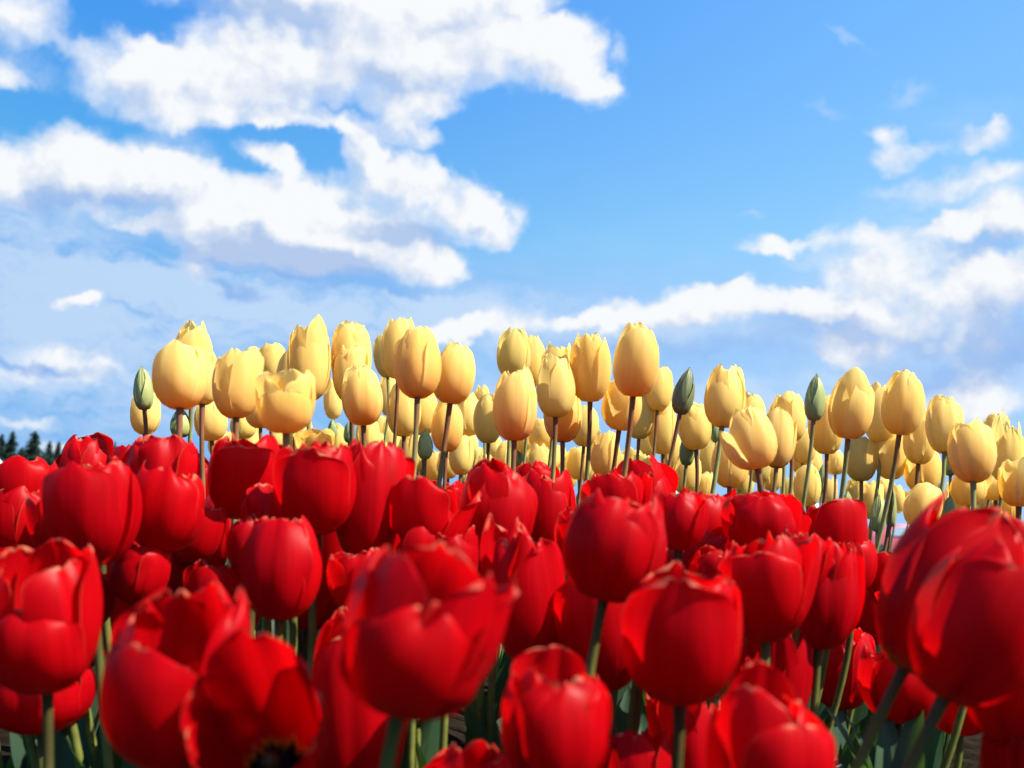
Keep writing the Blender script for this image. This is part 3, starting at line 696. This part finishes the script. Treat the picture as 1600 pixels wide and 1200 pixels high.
RD((1404,1128),(1412,1022),118,'shaded red tulip under the leaning pair, lower right', o=.2, k=1.0)
RD((1500,1148),(1500,1068),96,'red tulip in the gap between the two thick stems, lower right', o=.25, k=.9)
# front rows
RD((74,1080),(66,854),166,'open red tulip with a pale-rimmed low front petal, left front', phi=4, o=.45, tau=6, lean=-2, k=.98,
   pets=[(4,.46,.60,True),(120,.35,.98,True),(-118,.35,.98,True),(58,.40,.90,False),(-62,.42,.86,False),(180,.20,1.03,False)])
RD((160,1066),(166,880),80,'red tulip squeezed right of the pale-rimmed open one, left front', o=.4, k=.92, pointy=.6)
RD((64,1144),(60,1040),146,'low red tulip in shade under the pale-rimmed open one', o=.12, phi=0, k=1.15)
RD((262,1196),(288,925),214,'big loose red tulip with an oval front petal and dappled back petals, lower left', o=.48, tau=6, jit=1.3, k=1.05,
   pets=[(-28,.38,.74,True),(92,.42,1.02,True),(-150,.35,.95,True),(40,.48,.66,False),(150,.25,1.02,False),(-90,.35,.88,False)])
RD((434,1222),(433,1040),188,'wide open red tulip facing us with a black and yellow eye', o=.80, tau=47, foot=.0, stamens=True, k=.92, jit=.6,
   pets=[(0,1.0,.80,True),(120,.75,.92,True),(-120,.78,.92,True),(62,.95,.8,False),(-62,.95,.8,False),(180,.46,1.18,True)])
RD((560,1262),(552,985),146,'tall shaded red tulip left behind the biggest open one', o=.26, phi=0, k=1.02)
RD((532,1022),(520,915),86,'red tulip with a white-rimmed curled side petal left of the biggest open one', o=.42, k=1.0, jit=1.5)
RD((622,1113),(690,850),236,'biggest open red tulip with a bright-rimmed front petal, front centre', o=.50, tau=5, k=1.02, lean=2, stamens=True, foot=.1,
   pets=[(2,.48,.66,True),(96,.60,.88,True),(-112,.36,.84,True),(-58,.28,.90,False),(60,.42,.90,False),(178,.25,.96,False)])
RD((952,1078),(930,885),136,'red tulip behind the clear straight stem, centre right', o=.25, phi=-30, k=1.02)
RD((1062,1100),(1066,900),184,'full red tulip with rounded pale-tipped petals, front right of centre', phi=-8, o=.30, k=1.0, jit=1.2)
RD((866,1236),(868,1050),162,'plain rounded red tulip with a notched left shoulder, bottom centre', phi=8, o=.28, k=.80, pointy=.0)
RD((1204,1150),(1206,972),122,'red tulip with one sharp upright tip, lower right of centre', o=.42, pointy=.9, k=.98, jit=1.6)
RD((1200,1320),(1212,1092),180,'broad red tulip at the bottom edge under the sharp-tipped one', o=.35, phi=20, k=.86)
RD((1082,1290),(1086,1098),112,'red tulip with a pinkish creased petal at the bottom edge, right of centre', o=.45, k=.85, rough=1.6)
RD((990,1300),(990,1155),104,'red tulip with only its rounded top above the bottom edge', o=.15, k=.75)
RD((742,1330),(742,1172),130,'red tulip whose pale-tipped top just rises over the bottom edge, centre', o=.2, k=.75)
RD((1412,1046),(1556,815),172,'big leaning red tulip with an orange foot and a thin pointed left petal', o=.30, foot=1.0, lean=22, k=1.0, pointy=.3,
   pets=[(-12,.28,.98,True),(100,.30,1.02,True),(-118,.40,.98,True),(40,.25,1.0,False),(-66,.30,.96,False),(180,.20,1.04,False)])
RD((1474,1091),(1588,888),180,'big leaning red tulip in front with a pale-rimmed arched petal', o=.28, foot=.25, lean=22, k=.94, pointy=.0, phi=-12)
RD((1586,1166),(1604,1000),150,'red tulip with an orange foot at the lower right edge', o=.25, foot=.9, k=.95, lean=20)
RD((1612,1290),(1622,1120),150,'red tulip cut by the bottom right corner', o=.3, k=.95)
RD((-20,990),(-14,868),110,'red tulip cut by the left edge above the pale-rimmed open one', o=.3, k=.98)
# heads and stems deeper in the red bed, seen only as slivers between the others
for (x, y, wd) in [(90,870,86),(300,880,80),(420,860,86),(600,920,84),(700,930,90),(760,905,84),(1000,950,86),(1120,960,90),(1230,985,84),(1390,950,76),(160,820,84),(1060,860,80),(215,945,84),(270,940,80),(330,975,84),(395,905,84),(480,985,80),(360,1010,80),(130,985,84),(650,905,84),(1000,1040,90),(1100,1010,84),(850,1030,84),(1430,1010,84),(1250,930,84),(1330,930,76),(1520,960,80),(30,960,84),(905,890,80),(560,960,84),(460,905,80)]:
    RD((x, y), (x + random.uniform(-4, 8), y - wd * 1.12), wd, 'red tulip showing as a sliver between fuller ones in the red bed', k=random.uniform(.66, .78), o=random.uniform(.2, .4), group='red tulips half hidden inside the bed')

# ------------------------------------------------------------------ far conifers at the left
M_NEEDLE, t = mat('conifer_needles')
n = t.noise(t.new('ShaderNodeTexCoord').outputs['Object'], 1.3, 5, 0.65)
c = t.mix(t.smooth(n, 0.3, 0.7), (0.020, 0.042, 0.034), (0.045, 0.080, 0.055))
finish(t, principled(t, c, 0.75, 0.2).outputs[0])
M_BARK = plain('conifer_bark', (0.08, 0.055, 0.04), 0.9, 0.1)
def conifer(px, top, d, width_px, label, seed, droop=0.25):
    r = random.Random(seed)
    gp = at(px, horizon(px), d); base = np.array([gp[0], gp[1], 0.0])
    tp = at(px, top, d); H = tp[2]; Wd = width_px * d / F_PX / 2
    root = thing('conifer', label, 'tree', base, 'far conifers on the horizon')
    V, Fc, UV = tube([np.array([0, 0, H * q]) + 0.0001 * q for q in np.linspace(0, 0.99, 8)], [0.012 * H * (1 - 0.92 * q) + 0.01 for q in np.linspace(0, 1, 8)], 7)
    link_mesh('trunk', V, Fc, M_BARK, root, UV)
    V = []; Fc = []
    def tri(a, b_, c_):
        i = len(V); V.extend([a, b_, c_]); Fc.append((i, i + 1, i + 2))
    n_t = 30
    for k in range(n_t):
        q = 0.10 + 0.90 * k / (n_t - 1)
        rad = Wd * (1 - q) ** 0.60 * (0.75 + 0.5 * r.random()) + 0.02 * H * (1 - q) + 0.05
        for j in range(9):
            a = r.uniform(0, 6.283); L = rad * r.uniform(0.55, 1.1)
            z0 = H * q + r.uniform(-.015, .015) * H
            ca, sa = math.cos(a), math.sin(a)
            for s_ in range(9):
                f = (s_ + 1) / 9; sz = (0.16 + 0.5 * (1 - f)) * L * 0.5 + 0.10
                cx_ = np.array([ca * L * f, sa * L * f, z0 - droop * L * f + 0.1 * L * f * f])
                for w_ in range(2):
                    d1 = np.array([r.gauss(0, 1), r.gauss(0, 1), r.gauss(0, .45)]) * sz; d2 = np.array([r.gauss(0, 1), r.gauss(0, 1), r.gauss(0, .45)]) * sz
                    tri(cx_, cx_ + d1, cx_ + d2)
    tri(np.array([-.1, 0, H * .95]), np.array([.1, 0, H * .95]), np.array([0, 0, H]))
    link_mesh('crown', V, Fc, M_NEEDLE, root, None, None, False)
conifer(-6, 678, 190, 34, 'conifer at the very left edge, next to the narrow one', 1)
conifer(10, 673, 185, 34, 'narrow dark conifer near the left edge', 2)
conifer(45, 673, 170, 50, 'widest and fullest dark conifer of the far row', 3)
conifer(28, 699, 200, 30, 'low conifer at the left foot of the widest one', 8)
conifer(70, 689, 200, 30, 'ragged conifer right of the widest one', 4)
conifer(84, 690, 210, 28, 'thin pointed conifer, last of the left cluster', 5)
conifer(98, 696, 220, 20, 'small conifer tip beside the pale-rimmed tall red tulip', 6)
conifer(171, 690, 230, 20, 'lone conifer spire between two red tulips', 7)

# ------------------------------------------------------------------ parked vehicles beyond the field
M_GLASS = plain('car_glass', (0.25, 0.32, 0.38), 0.06, 0.8)
M_DGLASS = plain('dark_car_glass', (0.02, 0.025, 0.03), 0.06, 0.8)
M_TYRE = plain('tyre_rubber', (0.02, 0.02, 0.02), 0.8, 0.2)
M_RIM = plain('wheel_metal', (0.5, 0.5, 0.52), 0.3, 0.6)
M_LAMP = plain('lamp_glass', (0.75, 0.75, 0.72), 0.1, 0.8)
M_TAIL = plain('tail_lamp', (0.5, 0.01, 0.01), 0.15, 0.7)
M_TRIM = plain('dark_trim', (0.03, 0.03, 0.032), 0.5, 0.4)
M_VSTRIPE = plain('red_stripe_paint', (0.55, 0.015, 0.02), 0.3, 0.6)
def paint(name, col):
    mm, t = mat(name)
    n = t.noise(t.new('ShaderNodeTexCoord').outputs['Object'], 2.0, 5, 0.6)
    c = t.mix(t.smooth(n, 0.35, 0.7, 0, 0.18), col, tuple(x * 0.75 for x in col))
    p = principled(t, c, 0.32, 0.5); p.inputs['Coat Weight'].default_value = 0.6; p.inputs['Coat Roughness'].default_value = 0.08
    finish(t, p.outputs[0]); return mm
M_WHITE = paint('white_paint', (0.80, 0.80, 0.80)); M_PINK = paint('faded_red_paint', (0.62, 0.10, 0.14)); M_NAVY = paint('navy_paint', (0.03, 0.045, 0.10))

def extrude_profile(name, prof, half, material, root, bevel, inset=0.0):
    """side outline (x, z) pushed out to both sides and rounded; the part above the belt leans inwards"""
    bm = bmesh.new()
    zs = [q[1] for q in prof]; zb = min(zs) + (max(zs) - min(zs)) * 0.55; zt = max(zs)
    def hy(z): return half - inset * max(0, (z - zb) / (zt - zb))
    a = [bm.verts.new((x, -hy(z), z)) for x, z in prof]; b_ = [bm.verts.new((x, hy(z), z)) for x, z in prof]
    bm.faces.new(a); bm.faces.new(b_[::-1])
    for i in range(len(prof)):
        j = (i + 1) % len(prof); bm.faces.new((a[j], a[i], b_[i], b_[j]))
    bmesh.ops.bevel(bm, geom=[e for e in bm.edges], offset=bevel, segments=3, affect='EDGES', profile=0.6)
    bmesh.ops.recalc_face_normals(bm, faces=bm.faces)
    me = bpy.data.meshes.new(name); bm.to_mesh(me); bm.free(); me.materials.append(material)
    me.polygons.foreach_set('use_smooth', [True] * len(me.polygons))
    o = bpy.data.objects.new(name, me); C.objects.link(o); o.parent = root; return o
def panel(name, poly, y, sgn, material, root, lean=0.0, zb=0.0, thick=0.012):
    """a glazed or painted panel of real thickness set a little proud of the body side"""
    bm = bmesh.new()
    f0 = [bm.verts.new((x, sgn * (y - lean * max(0, z - zb)), z)) for x, z in poly]
    f1 = [bm.verts.new((x, sgn * (y + thick - lean * max(0, z - zb)), z)) for x, z in poly]
    bm.faces.new(f0); bm.faces.new(f1[::-1])
    for i in range(len(poly)): j = (i + 1) % len(poly); bm.faces.new((f0[i], f0[j], f1[j], f1[i]))
    bmesh.ops.recalc_face_normals(bm, faces=bm.faces)
    me = bpy.data.meshes.new(name); bm.to_mesh(me); bm.free(); me.materials.append(material)
    o = bpy.data.objects.new(name, me); C.objects.link(o); o.parent = root; return o
def lathe(name, prof, material, root, loc, ns=20):
    V = []; n_ = len(prof)
    for k in range(ns):
        a = 2 * math.pi * k / ns
        for (rr, yy) in prof: V.append((rr * math.cos(a), yy, rr * math.sin(a)))
    Fc = [(k * n_ + i, k * n_ + i + 1, ((k + 1) % ns) * n_ + i + 1, ((k + 1) % ns) * n_ + i) for k in range(ns) for i in range(n_ - 1)]
    return link_mesh(name, V, Fc, material, root, None, loc)
def wheel(root, x, y, r):
    s = 1 if y > 0 else -1
    wobj = lathe('wheel', [(0.02, -.10), (r * .62, -.10), (r * .95, -.11), (r, -.07), (r, .07), (r * .95, .11), (r * .62, .10)], M_TYRE, root, (x, y, r))
    lathe('rim', [(0.0, s * .085), (r * .18, s * .10), (r * .5, s * .07), (r * .60, s * .105), (r * .63, s * .102)], M_RIM, wobj, (0, 0, 0))
def vehicle(kind, px, d, paintm, glass, label, heading=0.0, height=None, length=None, stripe=False):
    gp = at(px, horizon(px), d)
    root = thing('parked_van' if kind == 'van' else 'parked_car', label, 'van' if kind == 'van' else 'car', (gp[0], gp[1], 0.0), 'vehicles parked beyond the field')
    root.rotation_euler = (0, 0, R_(heading))
    if kind == 'van':
        L = length or 4.9; H = height or 2.0; hw = 0.95
        prof = [(-L/2, .32), (-L/2, H*.55), (-L/2+.08, H*.93), (-L/2+.35, H), (L/2-1.7, H), (L/2-1.25, H*.96), (L/2-.62, H*.60), (L/2-.10, H*.50), (L/2, H*.40), (L/2, .32)]
        extrude_profile('body', prof, hw, paintm, root, .07, .12)
        lean = .12 / (H - (0.32 + (H - .32) * .55)); zb = .32 + (H - .32) * .55
        wins = [(-L/2+.30, -L/2+1.25), (-L/2+1.35, -L/2+2.35), (-L/2+2.45, L/2-1.62)]
        for sgn in (-1, 1):
            for x0, x1 in wins: panel('window', [(x0, H*.60), (x1, H*.60), (x1, H*.88), (x0, H*.88)], hw, sgn, glass, root, lean, zb)
            panel('window', [(L/2-1.52, H*.60), (L/2-.92, H*.60), (L/2-1.42, H*.88), (L/2-1.52, H*.88)], hw, sgn, glass, root, lean, zb)
            if stripe: panel('stripe', [(-L/2+.25, H*.915), (L/2-1.75, H*.915), (L/2-1.75, H*.965), (-L/2+.25, H*.965)], hw + .002, sgn, M_VSTRIPE, root, lean, zb)
            h = panel('door', [(L/2-1.60, .5), (L/2-.85, .5), (L/2-.85, H*.57), (L/2-1.60, H*.57)], hw, sgn, paintm, root)
            panel('handle', [(L/2-1.55, H*.5), (L/2-1.38, H*.5), (L/2-1.38, H*.515), (L/2-1.55, H*.515)], hw + .012, sgn, M_TRIM, h)
        r = .34; xs = (-L/2+.95, L/2-.95); front = L/2; rear = -L/2
    else:
        L = length or 4.4; H = height or 1.45; hw = 0.87
        prof = [(-L/2, .30), (-L/2-.02, .62), (-L/2+.06, .90), (-L/2+.75, .97), (-L/2+1.30, H-.03), (-L/2+1.65, H), (L/2-2.05, H), (L/2-1.75, H-.05), (L/2-1.05, .95), (L/2-.20, .80), (L/2, .60), (L/2, .30)]
        extrude_profile('body', prof, hw, paintm, root, .06, .20)
        zb = .30 + (H - .30) * .55; lean = .20 / (H - zb)
        for sgn in (-1, 1):
            panel('window', [(-L/2+.95, .98), (-.22, .98), (-.22, H-.10), (-L/2+1.42, H-.10)], hw, sgn, glass, root, lean, zb)
            panel('window', [(-.12, .98), (L/2-1.22, .98), (L/2-1.86, H-.10), (-.12, H-.10)], hw, sgn, glass, root, lean, zb)
            h = panel('door', [(-.16, .42), (.85, .42), (.85, .93), (-.16, .93)], hw, sgn, paintm, root)
            panel('handle', [(-.08, .84), (.10, .84), (.10, .87), (-.08, .87)], hw + .012, sgn, M_TRIM, h)
        r = .31; xs = (-L/2+.85, L/2-.85); front = L/2; rear = -L/2
    for x in xs:
        for s in (-1, 1): wheel(root, x, s * (hw - .08), r)
    for s in (-1, 1):
        lo = lathe('headlight', [(0.0, .05), (.07, .04), (.10, 0.0), (.10, -.05)], M_LAMP, root, (front - .03, s * hw * .72, .68), 14); lo.rotation_euler = (0, 0, -math.pi / 2)
        lo = lathe('tail_light', [(0.0, .04), (.06, .03), (.08, 0.0), (.08, -.04)], M_TAIL, root, (rear + .02, s * hw * .78, .78), 14); lo.rotation_euler = (0, 0, math.pi / 2)
    return root
vehicle('van', 1040, 40, M_WHITE, M_DGLASS, 'white passenger van with dark windows behind the stems right of centre', 4, 2.15)
vehicle('van', 1222, 39, M_WHITE, M_GLASS, 'white van with a red stripe along its roof edge, behind the stems', -3, 2.0, None, True)
vehicle('car', 1418, 39, M_PINK, M_GLASS, 'faded red car behind the leaning stems at right', 2)
vehicle('car', 1580, 41, M_NAVY, M_DGLASS, 'dark blue car glimpsed at the far right behind the stems', -4)
vehicle('van', -36, 90, M_WHITE, M_GLASS, 'white van cut by the left edge below the conifers', 3)
